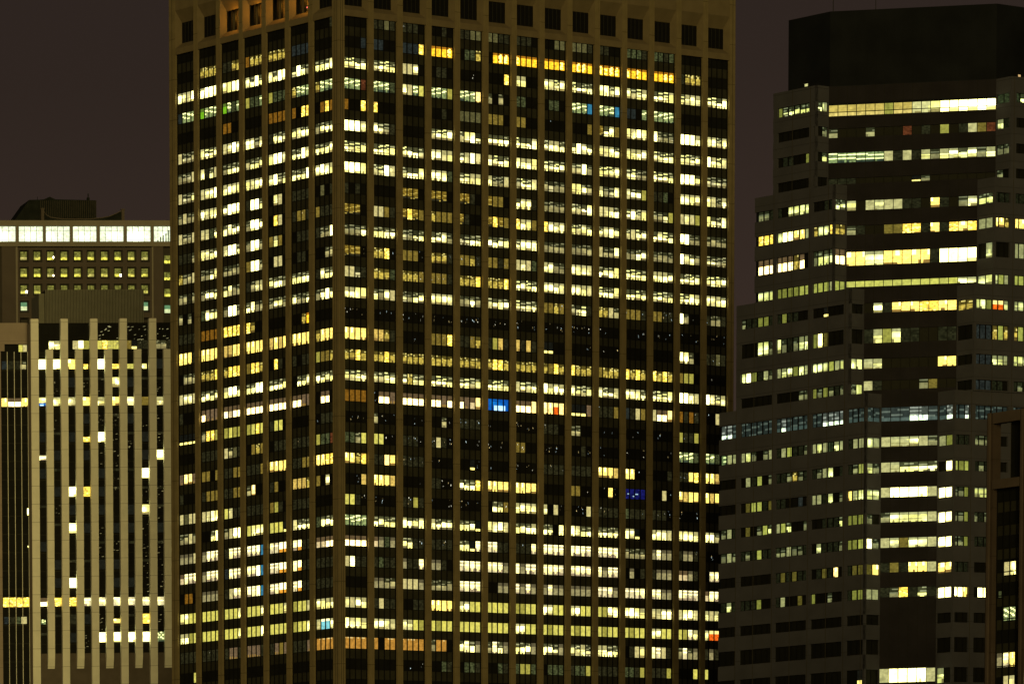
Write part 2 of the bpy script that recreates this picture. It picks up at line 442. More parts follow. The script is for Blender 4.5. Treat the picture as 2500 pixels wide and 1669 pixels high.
def crown_bay(F_, u0, u1, amber=False, notice=False):
    zi0, zi1, zo1 = zb+2.25, zb+6.1, zb+8.3; D = 1.5; s = .30
    # beam under the opening (butts the piers), splayed sill, soffit and jambs, parapet over it
    mbm = M_BEAM
    crown.box(F_, u0+.004, u1-.004, zb, zb+1.15, .05, 2.4, mbm)
    o = [F_.pt(u0, zb+1.15, .05), F_.pt(u1, zb+1.15, .05), F_.pt(u1, zo1, .05), F_.pt(u0, zo1, .05)]
    n = [F_.pt(u0+s, zi0, D), F_.pt(u1-s, zi0, D), F_.pt(u1-s, zi1, D), F_.pt(u0+s, zi1, D)]
    for i in range(4):
        j = (i+1) % 4; crown.quad([o[i], o[j], n[j], n[i]], mbm)
    crown.box(F_, u0+.004, u1-.004, zo1, ZTOP-.04, .05, 2.4, mbm)
    # louvred opening at the back of the recess
    g = MB()
    if amber:
        g.box(F_, u0+s, u1-s, zi0, zi1, D+1.3, D+1.4, M_BEAM)
        k = 5
        for i in range(k):
            uu = u0+s+(u1-u0-2*s)*i/(k-1)
            g.box(F_, uu-.09, uu+.09, zi0, zi1, D, D+.35, M_MULL)
    else:
        g.quad([F_.pt(u0+s, zi0, D+.02), F_.pt(u1-s, zi0, D+.02), F_.pt(u1-s, zi1, D+.02), F_.pt(u0+s, zi1, D+.02)], M_MULL)
        for i in range(1, 5):
            uu = u0+s+(u1-u0-2*s)*i/5
            g.box(F_, uu-.04, uu+.04, zi0+.02, zi1-.02, D-.03, D+.01, M_DARK)
    if notice:
        g.box(F_, u1-s-1.25, u1-s-.45, zi0+.25, zi0+1.25, D-.06, D-.045, M_NOTICE)
        g.box(F_, u1-s-1.08, u1-s-.62, zi0+.5, zi0+.95, D-.075, D-.063, M_MULL)
    part(g, 'louvre', towerA, towerA)
M_NOTICE = mat('pale_notice', (.6, .6, .55), .6, .2, .05, 1)
def glintsR(k): return {11: .2, 12: .6, 13: .6, 14: .5, 15: .9, 16: .3, 17: .1, 19: .6, 20: .5, 21: .5, 22: .4, 23: .35, 24: .5, 26: .15, 28: .1, 32: .2}.get(k, .02)
def glintsL(k): return {15: .05, 31: .25}.get(k, .01)
for i in range(14):
    u0 = WR+i*P; u1 = u0+OPN*P
    bayA(FR, u0, u1, [ROWS_R[k*14+i] for k in range(NR)], glintsR)
    if i < 13: pierA(FR, u1, u0+P)
    crown_bay(FR, u0, u1)
for i in range(7):
    u0 = LEN_L-(WL+(6-i)*PL+OPN*PL); u1 = u0+OPN*PL
    bayA(FL, u0, u1, [ROWS_L[k*7+i] for k in range(NR)], glintsL)
    if i < 6: pierA(FL, u1, u0+PL)
    crown_bay(FL, u0, u1, amber=i in (2, 3, 4, 5), notice=i in (0, 1))
# corner piers: L-shaped shafts
def corner_pier(pts):
    mb = MB(); mb.prism(pts, 0, ZTOP, M_GRANITE); return mb
def v2(F_, u, d): q = F_.pt(u, 0, d); return (q.x, q.y)
T = GD+.3
mb = MB()
mb.prism([v2(FR, 0, 0), v2(FR, WR, 0), v2(FR, WR, T), v2(FR, T, T), v2(FL, LEN_L-WL, T), v2(FL, LEN_L-WL, 0)], 0, ZTOP, M_GRANITE)
for a in (.30, .62):
    mb.box(FR, WR*a, WR*a+.10, 0, ZTOP-.02, -.012, .05, M_LINE)
    mb.box(FL, LEN_L-WL*a-.10, LEN_L-WL*a, 0, ZTOP-.02, -.012, .05, M_LINE)
part(mb, 'corner_pier', towerA, towerA)
mb = MB(); mb.box(FR, LEN_R-WR, LEN_R, 0, ZTOP, 0, 1.6, M_GRANITE)
mb.box(FR, LEN_R-WR*.5, LEN_R-WR*.5+.1, 0, ZTOP-.02, -.012, .02, M_LINE); part(mb, 'corner_pier', towerA, towerA)
mb = MB(); mb.box(FL, 0, WL, 0, ZTOP, 0, 1.6, M_GRANITE)
mb.box(FL, WL*.45, WL*.45+.1, 0, ZTOP-.02, -.012, .02, M_LINE); part(mb, 'corner_pier', towerA, towerA)
part(crown, 'crown', towerA, towerA)
part(curtain, 'cladding', towerA, towerA)
wins.flush(towerA)
core = MB()
core.prism([v2(FR, 1, 1.7), v2(FR, LEN_R-.3, 1.7), v2(FR, LEN_R-.3, LEN_L-.5), v2(FL, .3, LEN_R-.5), v2(FL, .3, 1.7)], 0, zb-.3, M_DARK)
core.prism([v2(FR, 4, 5), v2(FR, LEN_R-4, 5), v2(FR, LEN_R-4, LEN_L-4), v2(FR, 4, LEN_L-4)], zb-.3, ZTOP-3, M_DARK)
part(core, 'core', towerA, towerA)
mb = MB(); u0 = LEN_L-(WL+PL+OPN*PL); mb.box(FL, u0+3.6, u0+3.85, zb+2.9, zb+3.15, 1.2, 1.4, M_MULL); mb.quad([FL.pt(u0+3.62, zb+2.92, 1.18), FL.pt(u0+3.83, zb+2.92, 1.18), FL.pt(u0+3.83, zb+3.13, 1.18), FL.pt(u0+3.62, zb+3.13, 1.18)], GLOW, (3, .5, .4)); part(mb, 'beacon', towerA, towerA)
# amber lamps inside four of the crown openings of the left face
for i in (2, 3, 4, 5):
    u0 = LEN_L-(WL+(6-i)*PL+OPN*PL); u1 = u0+OPN*PL
    ld = bpy.data.lights.new('crown_lamp', 'POINT'); ld.energy = 330; ld.color = (1, .40, .03); ld.shadow_soft_size = .15
    lo = bpy.data.objects.new('crown_lamp', ld); COL.objects.link(lo)
    lo.location = FL.pt(u0+(u1-u0)*.62, zb+4.6, 1.25)
# ================================================================== STEPPED TOWER (right)
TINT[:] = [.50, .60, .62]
pD = at_depth(1900, 930, 880)
FDL = Face(pD, solve_dir(pD, -.142))
thR = FDL.th+math.pi/2
towerD = thing('stepped_tower', 'stepped dark granite tower on the right with a black windowless top block', 'office tower', (FDL.pt(FDL.u(2110, 1100), 0, 0)))
def rows(spec, F_, xr): return [(F_.z(xr, yb), F_.z(xr, yb-h)) for yb, h in spec]
SPEC_L = [(274.3, 23), (335.2, 23.5), (397.4, 23.5), (458.2, 23.5), (521, 24), (581, 24), (653.4, 36.5), (718.2, 23.5), (780, 23.5), (852.7, 35), (913.3, 24), (975, 24),
          (1046, 33.5), (1109, 24), (1170.9, 24), (1233.9, 24), (1293.3, 24), (1352.6, 24), (1415, 24.5), (1475, 24.5), (1536.6, 24.5), (1607.9, 36), (1680, 36)]
ROWZ = rows(SPEC_L, FDL, 1972)
# tiers: left end on L, corner on L, left and right end of the chamfer, corner on R ; top y ; first and last row index
TIERS = [  # xA, yA(top at xA), xB corner, xC, xD, xE, rows
    (1888, 229, 1993, 2023, 2431, 2468, range(0, 4)),
    (1843, 484, 2036, 2067, 2385, 2427, range(4, 8)),
    (1798, 747, 2075, 2109, 2335, 2378, range(8, 12)),
    (1755.7, 1008, 2113, 2150, 2287.5, 2328, range(12, 23))]
TOKL = """
......|ysLLLL|......
......|......|......
......|.dd..y|......
......|......|......
...lld|d.CCCC|..ddd.|LL
..AAAA|CWWVVC|aCCa..|aa
..VJJJ|JJJaJ.|lLLL..|JJ
..dCCC|yyyyYY|YYYcYY|YY
lddyyd|dydd..|..T...|..
...CCl|CldlCC|yWn...|..
CWydCl|cCCyCC|CCCYCC|CC
......|....ll|ysyldl|lC
""".split()
# per row: tokens of the L-face modules G0.. G4
TD = {0: ('', '', '..ysLLLL'[2:], '', '', 'LC', 'gg', '', 'gL'), }
DL = [  # (G0, G1, G2, G3, G4, return facing right, return facing left, GR1, GR2, GR3)
 ('......', '......', 'ysLLLL', '......', '......', 'LC', 'gg', '......', '......', 'gLCC'),
 ('......', '......', '......', '......', '......', '.l', 'Cd', '......', '......', '......'),
 ('......', '......', '.dd..y', '......', '......', '.L', 'll', '......', '......', '......'),
 ('......', '......', '......', '......', '......', '..', 'l.', '......', '......', '......'),
 ('......', '...lld', 'd.CCCC', '..dd..', '......', 'LL', 'LL', '......', '...ddd', 'dddd..'),
 ('......', '..AAAA', 'CWWVVC', 'aCCA..', '......', 'aa', 'cc', '......', '...VVa', 'VVVV..'),
 ('......', '..VJJJ', 'JJJaJ.', 'lLLL..', '......', 'JJ', '.C', '......', '..C...', 'ccccc.'),
 ('......', '..dCCC', 'yyyyYY', 'YYYcYY', '......', 'YY', 'CC', '......', '..CCYc', 'YYYY..'),
 ('......', 'lddyyd', 'dydd..', '..T...', '......', '..', 'aa', '......', 'CCyQQC', 'CCCC..'),
 ('......', '...CCl', 'CldlCC', 'yWn...', '......', '..', '..', '......', 'bbbaYa', 'aYYa..'),
 ('.....C', 'CWydCl', 'cCCyCC', 'CCCYCC', '......', 'CC', '..', '......', 'bbbCCC', 'CCCC..'),
 ('......', '......', '....ll', 'ysyldl', '......', 'lC', '..', '......', 'bbbdd.', 'dldd..'),
 ('..iIIi', 'iiiiii', 'iIiiii', 'iiIIII', 'iiiiii', 'ii', 'iI', '...iiI', 'iiiiii', 'iiiiii'),
 ('...GCC', 'cCl.lc', 'dcYddl', 'cCcgCC', 'dccCcc', 'CC', 'cy', '...ddd', 'llll..', '......'),
 ('......', '.cdY.l', 'ddlald', 'dlcC.d', 'dlYCcc', 'Cl', '.W', '...YyY', 'dldd..', '......'),
 ('......', '.nYYdn', 'dd..b.', 'ccdC.l', 'VCCCCC', 'CC', 'WW', '...lly', 'CCCl..', '......'),
 ('...lcd', '.n.lYL', 'cYL..l', '..dddL', 'yyyLll', 'l.', 'WW', '...lly', 'ldld..', '......'),
 ('..llcl', 'dldYdd', 'llclld', '.Cdddl', 'yyY.Cc', 'Wl', 'WW', '...lly', 'dddd..', '......'),
 ('......', '......', 'dndndd', '.dndP.', 'dnn.dn', 'nV', 'VV', '...ddd', '......', '......'),
 ('...dCd', 'dddy..', 'dc..n.', 'y..l..', 'dyydcc', 'cc', 'WW', '...WWV', '.WWW..', '......'),
 ('......', '......', '......', '......', '......', '..', '..', '......', '......', '......'),
 ('......', '......', '......', '......', '......', '..', '..', '......', '......', '......'),
 ('......', '......', '......', '......', '..T...', '..', 'C.', '......', '......', '......')]
wD = Windows(); wallD = MB(); WD = .35
def group(F_, us, w, z0, z1, tok, lo, hi, gl=M_GLASS):
    """a ribbon of six panes (narrow, four wide, narrow) clipped to lo..hi"""
    offs = [(10, 38), (45, 90), (113-8, 157-2), (175-6, 220-4), (235-4, 280-2), (290, 322)]
    offs = [(a/330, b/330) for a, b in ((6, 40), (52, 98), (112, 158), (172, 218), (232, 278), (290, 324))]
    g = MB(); f = MB(); cs = consts(-1); used = []
    for i, (a, b) in enumerate(offs):
        u0, u1 = us+a*w, us+b*w
        u0, u1 = max(u0, lo+.05), min(u1, hi-.05)
        if u1-u0 < .12: continue
        used += [u0, u1]
        pane(g, F_, u0, u1, z0+.02, z1-.02, WD-.05, tok[i] if i < len(tok) else '.', us, us+w, cs, 3, 7, gl)
    a, b = max(us, lo), min(us+w, hi)
    if b-a < .2 or not used: return
    for i in range(1, len(used)//2):
        p0, p1 = used[2*i-1], used[2*i]
        g.quad([F_.pt(p0, z0+.02, WD-.05), F_.pt(p1, z0+.02, WD-.05), F_.pt(p1, z1-.02, WD-.05), F_.pt(p0, z1-.02, WD-.05)], M_MULL)
    for i in range(1, len(used)//2):
        f.box(F_, used[2*i-1]+.02, used[2*i-1]+.12, z0+.01, z1-.01, WD-.12, WD-.03, M_MULL)
    f.box(F_, used[0], used[-1], z0+.005, z0+.07, WD-.13, WD-.06, M_MULL); f.box(F_, used[0], used[-1], z1-.07, z1-.005, WD-.13, WD-.06, M_MULL)
    wD.add(area(F_, a, b, z0, z1), g, f)
def band_wall(F_, u0, u1, zlist, ztop, zbot, modules, m=None):
    """solid bands between window rows plus the piers between the modules"""
    m = m or M_DWALL
    zc = ztop
    for (z0, z1) in zlist:
        wallD.box(F_, u0, u1, z1, zc, 0, WD, m)
        cur = u0
        for a, b in modules:
            if a > cur+.01 and a < u1: wallD.box(F_, cur, min(a, u1), z0, z1, .003, WD, m)
            cur = max(cur, b)
        if cur < u1-.01: wallD.box(F_, cur, u1, z0, z1, .003, WD, m)
        zc = z0
    wallD.box(F_, u0, u1, zbot, zc, 0, WD, m)
# module positions on L (measured at y=1100) and R
xg = [1719.5, 1806.7, 1893, 1980.2, 2068.2, 2157]
ug = [FDL.u(x, 1100) for x in xg]; mw = [FDL.u(x+77, 1100)-FDL.u(x, 1100) for x in xg]
cornerR = None
# chamfer plane and R plane
eR = Vector((math.cos(thR), math.sin(thR), 0)); eL = FDL.e
def along_until_x(p, d, x, y):
    """walk from p along horizontal d until it projects to picture column x (at row y)"""
    F_ = Face(p, math.atan2(d.y, d.x)); u, z = F_.uz(x, y); return p+d*u
thC = FDL.th+math.radians(45.5)
tiers = []; FCH = []; FRS = []
YM = (350, 600, 870, 1250)
for (xA, yA, xB, xC, xD, xE, rr), ym in zip(TIERS, YM):
    A = FDL.pt(FDL.u(xA, yA+20), 0); B = FDL.pt(FDL.u(xB, ym), 0)
    C = along_until_x(B, eR, xC, ym); fc = Face(C, thC); Dp = fc.pt(fc.u(xD, ym), 0)
    E_ = along_until_x(Dp, -eL, xE, ym)
    FCH.append(fc); FRS.append(Face(E_, thR-math.radians(6.5)))
    tiers.append([A, B, C, Dp, FDL.z(xA, yA), rr, E_])
FDR = FRS[3]
XGR = (2288, 2381, 2473.5)
ztops = [t[4] for t in tiers]
def W0(F_, p): return (p-F_.p).dot(F_.e)
for i, (A, B, C, Dp, zt, rr, E_) in enumerate(tiers):
    zbt = ztops[i+1] if i < 3 else 0
    rz = [(ROWZ[r]) for r in rr]
    zlow = zbt
    # L face
    FDR = FRS[i]; FDC = FCH[i]; ugR = [FDR.u(x, 1100) for x in XGR]; mwR = FDR.u(2381+80, 1100)-FDR.u(2381, 1100); FARR = FDR.u(2560, 1100)
    uA, uB = W0(FDL, A), W0(FDL, B)
    full = i == 3
    FRt = Face((B.x, B.y), thR); lr = W0(FRt, C)
    FLt = Face((Dp.x, Dp.y), FDL.th+0); ll = None
    FRr = FDR; uE = W0(FDR, E_)
    FLr = Face((Dp.x, Dp.y), FDL.th); uLr = (E_-Dp).dot(-FDL.e)
    # left-facing return runs from the chamfer (set back) out to E: parallel to the L face
    mods = [(a, a+w) for a, w in zip(ug, mw)]
    mods = [(max(a, uA), min(b, uB)) for a, b in mods if b > uA and a < uB]
    # last module runs round the corner
    if mods and uB-mods[-1][1] < 3.4: mods[-1] = (mods[-1][0], uB-.4)
    band_wall(FDL, uA, uB, rz, zt, zlow, mods)
    band_wall(FRt, 0.0, lr, rz, zt, zlow, [(.4, lr-.02)])
    FLx = Face((E_.x, E_.y), FDL.th); lx = (Dp-E_).dot(FDL.e)
    # E is nearer: u runs from Dp side
    s0, s1 = (0, lx) if lx > 0 else (lx, 0)
    band_wall(FLx, s0, s1, rz, zt, zlow, [(s0+.02, s1-.4)])
    modsR = [(max(a, uE+.4), b) for a, b in ((u, u+mwR) for u in ugR) if b > uE+1]
    band_wall(FDR, uE, FARR, rz, zt, zlow, [q for q in modsR if q[0] < FARR])
    for r in rr:
        z0, z1 = ROWZ[r]; tk = DL[r]
        for gi in range(5):
            a, w = ug[gi], mw[gi]
            if a+w > uA+.3 and a < uB-.8: group(FDL, a, w, z0, z1, tk[gi], uA+.25, uB-.4)
        # returns: two panes each
        for FF, a, b, tt in ((FRt, .42, lr-.05, tk[5]), (FLx, s0+.05, s1-.42, tk[6])):
            g = MB(); f = MB(); cs = consts(1); mid = (a+b)/2
            pane(g, FF, a+.1, mid-.1, z0+.02, z1-.02, WD-.05, tt[0], a, b, cs, 3, 7)
            pane(g, FF, mid+.1, b-.1, z0+.02, z1-.02, WD-.05, tt[1], a, b, cs, 3, 7)
            f.box(FF, mid-.06, mid+.06, z0+.01, z1-.01, WD-.12, WD-.04, M_MULL)
            g.quad([FF.pt(mid-.1, z0+.02, WD-.05), FF.pt(mid+.1, z0+.02, WD-.05), FF.pt(mid+.1, z1-.02, WD-.05), FF.pt(mid-.1, z1-.02, WD-.05)], M_MULL)
            wD.add(area(FF, a, b, z0, z1), g, f)
        for gi in range(3):
            a = ugR[gi]
            if a+mwR > uE+1: group(FDR, a, mwR, z0, z1, tk[7+gi], uE+.4, FARR)
    # terrace cap of this tier
    wallD.prism([tuple((A+FDL.n*WD)[:2]), tuple((B+FDL.n*WD-eL*WD)[:2]), tuple((C+FDC.n*.3-eL*WD)[:2]), tuple((Dp+FDC.n*.3+FDL.n*WD)[:2]), tuple((E_+FDR.n*.4+FDL.n*WD)[:2]), tuple(FDR.pt(FARR, 0, .4)[:2]),
                 tuple((FDR.pt(FARR, 0)+eR*-20+FDL.e*-0+FDR.n*25)[:2]), tuple((A+FDL.n*30)[:2])], zlow-2 if i < 3 else 0, zt-.25, M_DTOP)
part(wallD, 'wall', towerD, towerD)
# corner and joint lines on the stone
ln = MB()
for x in (1797, 1840, 1886, 1929.5, 1973, 2018, 2061, 2104):
    uu = FDL.u(x, 1100)
    for (A, B, C, Dp, zt, rr, E_), zlo in zip(tiers, ztops[1:]+[0]):
        if W0(FDL, A)+.3 < uu < W0(FDL, B)-.3: ln.box(FDL, uu-.05, uu+.05, zlo, zt-.1, -.012, .01, M_LINE)
for x in (2371, 2420, 2468):
    for (A, B, C, Dp, zt, rr, E_), zlo, FDR in zip(tiers, ztops[1:]+[0], FRS):
        uu = FDR.u(x, 1100)
        if W0(FDR, E_)+.3 < uu: ln.box(FDR, uu-.05, uu+.05, zlo, zt-.1, -.012, .01, M_LINE)
part(ln, 'joint_lines', towerD, towerD)
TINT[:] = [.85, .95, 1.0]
# chamfer: dark curtain wall with full-width ribbons
ch = MB()
CH = [ # (yb at xref, h, token string) xref = left edge of chamfer of that tier
 (284.7, 32.5, 'ffffffyffCCCWWWWWW'), (337.5, 22, 'l...l...r.d.y.dcnr'), (398.5, 24, 'GGGGGGcdcdClCCLClC'), (451, 14, 'ddd......Tl.......'),
 (514.5, 24, 'C.cCccdd.Vd.lC'), (574, 22.5, 'ld..nnAAdVdAVA'), (648.8, 33.5, 'VVCCVVVVVdWWWW'), (701.5, 14.5, 'YYYYYYYYYYYYCC'),
 (764, 24, '.CdVVVAAVV'), (838, 34, 'dCyCdd..dd'), (900, 24, 'CC......VV'), (953, 23, 'cd....ln..'),
 (1028.5, 34, 'iiiIIi'), (1090.5, 24, 'cCCCcl'), (1152.5, 24, 'cCLLLL'), (1214, 24, 'cWWWWc'), (1275, 24, 'lCCCCc'), (1336.7, 24, 'cCnCCc'), (1397, 24, 'dndVVc'), (1457.5, 24, 'dlAdLd'),
 None, None, (1665.5, 34, 'cWWWWc')]
ztopB = None
for i, (A, B, C, Dp, zt, rr, E_) in enumerate(tiers):
    zbt = ztops[i+1]-1 if i < 3 else 0
    FDC = FCH[i]; uC, uD = W0(FDC, C), W0(FDC, Dp)
    zc = zt
    for r in rr:
        if CH[r] is None: continue
        yb, h, tk = CH[r]; xr = TIERS[i][3]
        z0, z1 = FDC.z(xr, yb), FDC.z(xr, yb-h)
        ch.box(FDC, uC, uD, z1, zc, 0, .3, M_DCH); zc = z0
        n = len(tk); g = MB(); cs = consts(-1)
        # one window part per run of panes
        step = (uD-uC)/n
        for a0 in range(0, n, 3):
            g = MB(); f = MB()
            for j in range(a0, min(n, a0+3)):
                u0, u1 = uC+j*step+.06, uC+(j+1)*step-.06
                pane(g, FDC, u0, u1, z0+.03, z1-.03, .22, tk[j], uC, uD, cs, 4, 8)
                f.box(FDC, u0-.11, u0-.01, z0+.01, z1-.01, .16, .21, M_MULL)
                if j > a0: g.quad([FDC.pt(u0-.12, z0+.03, .22), FDC.pt(u0, z0+.03, .22), FDC.pt(u0, z1-.03, .22), FDC.pt(u0-.12, z1-.03, .22)], M_MULL)
            if r == 0:
                f.box(FDC, uC+a0*step, uC+min(n, a0+3)*step, z0+(z1-z0)*.27, z0+(z1-z0)*.27+.12, .14, .21, M_MULL)
            wD.add(area(FDC, uC+a0*step, uC+min(n, a0+3)*step, z0, z1), g, f)
    ch.box(FDC, uC, uD, zbt, zc, 0, .3, M_DCH)
    ch.quad([FDC.pt(uC, zbt, .31), FDC.pt(uD, zbt, .31), FDC.pt(uD, zt, .31), FDC.pt(uC, zt, .31)], M_MULL)
for i, (A, B, C, Dp, zt, rr, E_) in enumerate(tiers):
    n = (18, 14, 10, 6)[i]; FDC = FCH[i]; uC, uD = W0(FDC, C), W0(FDC, Dp)
    for j in range(1, n):
        uu = uC+(uD-uC)*j/n; ch.box(FDC, uu-.03, uu+.03, (ztops[i+1] if i < 3 else 0), zt-.05, -.03, -.002, M_MULL)
part(ch, 'curtain_wall', towerD, towerD)
TINT[:] = [1, 1, 1]
wD.flush(towerD)
# top block
tb = MB(); FDC = FCH[0]
uq0 = FDC.u(2026.5, 120); uq1 = FDC.u(2433, 120); zt0 = FDC.z(2026.5, 28.5)
Q0 = FDC.pt(uq0, 0, .05); Q1 = FDC.pt(uq1, 0, .05)
Fq = Face(Q0, FDL.th); ul = Fq.u(1925, 120); Q2 = Fq.pt(ul, 0)
Q3 = Q1+eR*60; Q4 = Q2+FDL.n*45
tb.prism([tuple(Q2[:2]), tuple(Q0[:2]), tuple(Q1[:2]), tuple((Q1+eR*45)[:2]), tuple((Q2+FDL.n*70)[:2]), tuple(Q4[:2])], ztops[0]-3, zt0, M_DTOP)
for j in range(1, 18):
    uu = uq0+(uq1-uq0)*j/18; tb.box(FDC, uu-.04, uu+.04, ztops[0]-2, zt0-.1, .01, .048, M_DTOP)
part(tb, 'top_block', towerD, towerD)
mb = MB(); uu = Fq.uz(2031, 28); pp = FDC.pt(uq0+.8, 0, 3)
mb.box(FDC, uq0+.6, uq0+.72, zt0-.1, zt0+6, 3, 3.12, M_MULL); part(mb, 'antenna', towerD, towerD)
mb = MB(); u_ = FDC.u(2141, 20); mb.box(FDC, u_, u_+.10, zt0-.1, zt0+7, 3, 3.1, M_MULL); part(mb, 'antenna', towerD, towerD)
mb = MB(); a, z = Fq.uz(1965, 213); b, z2 = Fq.uz(1974, 203.5)
mb.box(Fq, a, b, z, z2, -.08, .02, M_MULL); mb.quad([Fq.pt(a+.05, z+.05, -.1), Fq.pt(b-.05, z+.05, -.1), Fq.pt(b-.05, z2-.05, -.1), Fq.pt(a+.05, z2-.05, -.1)], GLOW, (.75, .72, .28))
part(mb, 'window', towerD, towerD)
Fr3 = Face(Q1, thR); mb = MB(); a, z = Fr3.uz(2484, 191); b, z2 = Fr3.uz(2491, 182.5)
mb.box(Fr3, a, b, z, z2, -.08, .02, M_MULL); mb.quad([Fr3.pt(a+.05, z+.05, -.1), Fr3.pt(b-.05, z+.05, -.1), Fr3.pt(b-.05, z2-.05, -.1), Fr3.pt(a+.05, z2-.05, -.1)], GLOW, (.8, .5, .2))
part(mb, 'window', towerD, towerD)
# ================================================================== RIGHT EDGE TOWER (E)
pE = at_depth(2450, 1200, 700)
FE = Face(pE, solve_dir(pE, -.128))
towerE = thing('corner_tower', 'narrow tower with an open reddish stone frame, cut off by the right edge', 'office tower', (pE.x, pE.y))
def UE(x): return FE.u(x, 1300)
def ZE(y, x=2450): return FE.z(x, y)
ztE = ZE(1003)
for a, b in ((2403.5, 2419.3), (2484.5, 2498.5), (2562, 2578)):
    mb = MB(); u0, u1 = UE(a), UE(b); w = u1-u0
    mb.box(FE, u0, u0+w*.30, 0, ztE-.02, .25, 1.6, M_ESTONE); mb.box(FE, u0+w*.30, u0+w*.62, 0, ztE, 0, 1.6, M_ESTONE2); mb.box(FE, u0+w*.62, u1, 0, ztE-.02, .25, 1.6, M_ESTONE)
    part(mb, 'pier', towerE, towerE)
for a, b in ((2419.3, 2484.5), (2498.5, 2562)):
    for y0, y1 in ((1003, 1030), (1167, 1190)):
        mb = MB(); mb.box(FE, UE(a)+.01, UE(b)-.01, ZE(y1), ZE(y0)-.03, .1, 1.4, M_ESTONE2); part(mb, 'beam', towerE, towerE)
zlow = ZE(1190)
gE = MB()
for a, b in ((2419.3, 2484.5), (2498.5, 2562)):
    u0, u1 = UE(a)+.02, UE(b)-.02
    gE.quad([FE.pt(u0, 0, 1.2), FE.pt(u1, 0, 1.2), FE.pt(u1, zlow, 1.2), FE.pt(u0, zlow, 1.2)], M_GLASS)
    for j in range(0, 5):
        uu = u0+(u1-u0)*j/4; gE.box(FE, uu-.05, uu+.05, 0, zlow-.01, 1.0, 1.19, M_MULL)
    for yy in range(0, 12):
        zz = ZE(1222+yy*57.5); gE.box(FE, u0, u1, zz, zz+.14, 1.08, 1.195, M_MULL)
        gE.box(FE, u0, u1, zz-1.3, zz, 1.14, 1.197, M_DARK)
u0, u1 = FE.u(2449, 1100), FE.u(2484, 1100)
gE.box(FE, u0, u1+.8, zlow+1.3, ZE(1030), 1.41, 3.0, M_GLASS)
for j in range(1, 3): gE.box(FE, u0+(u1-u0)*j/3-.04, u0+(u1-u0)*j/3+.04, zlow+1.3, ZE(1030)-.02, 1.36, 1.40, M_MULL)
gE.box(FE, UE(2498.5)-.2, UE(2578), zlow+1.3, ZE(1030)-.03, 1.45, 3.0, M_DARK)
part(gE, 'curtain_wall', towerE, towerE)
mb = MB(); mb.prism([v2(FE, UE(2404)+.3, 1.7), v2(FE, UE(2578), 1.7), v2(FE, UE(2578), 30), v2(FE, UE(2404)+8, 30)], 0, zlow+.1, M_ESTONE); part(mb, 'core', towerE, towerE)
def winE(x0, x1, yt, yb, toks):
    g = MB(); f = MB(); u0, u1 = FE.u(x0, yb, 1.1), FE.u(x1, yb, 1.1); z0, z1 = FE.z((x0+x1)/2, yb, 1.1), FE.z((x0+x1)/2, yt, 1.1); n = len(toks); cs = consts(-1)
    for j, c in enumerate(toks):
        a = u0+(u1-u0)*j/n; b = u0+(u1-u0)*(j+1)/n
        pane(g, FE, a+.05, b-.05, z0, z1, 1.13, c, u0, u1, cs, 5, 10)
        f.box(FE, b-.05, b+.05, z0, z1, .99, 1.15, M_MULL)
    f.box(FE, u0, u1, z0-.1, z0-.01, 1.0, 1.15, M_MULL)
    o = part(g, 'window', towerE, towerE); part(f, 'frame', o, towerE)
winE(2450.5, 2481.5, 1370, 1402, 'cC'); winE(2449.5, 2480.5, 1481, 1513, 'GG'); winE(2417.5, 2479, 1593, 1627, 'LkKV'); winE(2448.5, 2478, 1648, 1690, 'cC')
winE(2427, 2447, 1443, 1458, '.g'); winE(2499, 2530, 1368, 1400, 'CC'); winE(2497, 2528, 1640, 1690, 'CC')
# ================================================================== FINNED BUILDING (B)
pBb = at_depth(250, 1100, 1230)
FB = Face(pBb, solve_dir(pBb, -.0075))
bB = thing('finned_building', 'office building faced with tall pale vertical fins and topped by a ribbed rooftop box', 'office building', (pBb.x, pBb.y))
YR = 1100
def UB(x, y=820): return FB.u(x, y)
def ZB(y, x=250): return FB.z(x, y)
tall = [(75.2, 94.1), (148.4, 165.9), (220.4, 238.2), (292.2, 310.0), (364.0, 381.7)]
short = [(112.8, 129.7), (184.6, 202.0), (256.3, 274.1), (328.0, 345.3), (399.8, 417.6)]
zt_t, zt_s, zb_s = ZB(777.7), ZB(852.3), ZB(1629.5)
for a, b in tall+[(436, 453)]:
    mb = MB(); mb.box(FB, UB(a), UB(b), 0, zt_t, 0, 1.25, M_FIN); mb.box(FB, UB(a)+.1, UB(b)-.1, zt_t-.01, zt_t+.12, .1, 1.15, M_TAN); part(mb, 'fin', bB, bB)
for a, b in short:
    mb = MB(); mb.box(FB, UB(a), UB(b), zb_s+2.4, zt_s, .15, 1.25, M_FIN)
    # tapered foot
    P0 = [FB.pt(UB(a), zb_s, .75), FB.pt(UB(b), zb_s, .75), FB.pt(UB(b), zb_s+2.4, .15), FB.pt(UB(a), zb_s+2.4, .15), FB.pt(UB(a), zb_s, 1.25), FB.pt(UB(b), zb_s, 1.25), FB.pt(UB(b), zb_s+2.4, 1.25), FB.pt(UB(a), zb_s+2.4, 1.25)]
    mb.hexa(P0, M_FIN); part(mb, 'fin', bB, bB)
uL, uR = UB(75), UB(460); ztg = ZB(786)
gw = MB()
gw.box(FB, uL, uR, ZB(1592), ztg, 1.3, 1.6, M_GLASS)
gw.box(FB, uL, uR, 0, ZB(1592), 1.1, 1.6, M_FINBASE)
cols = []
allf = sorted(tall+short+[(436, 453)])
for (a, b), (c, d) in zip(allf[:-1], allf[1:]): cols.append((UB(b), UB(c)))
wB = Windows()
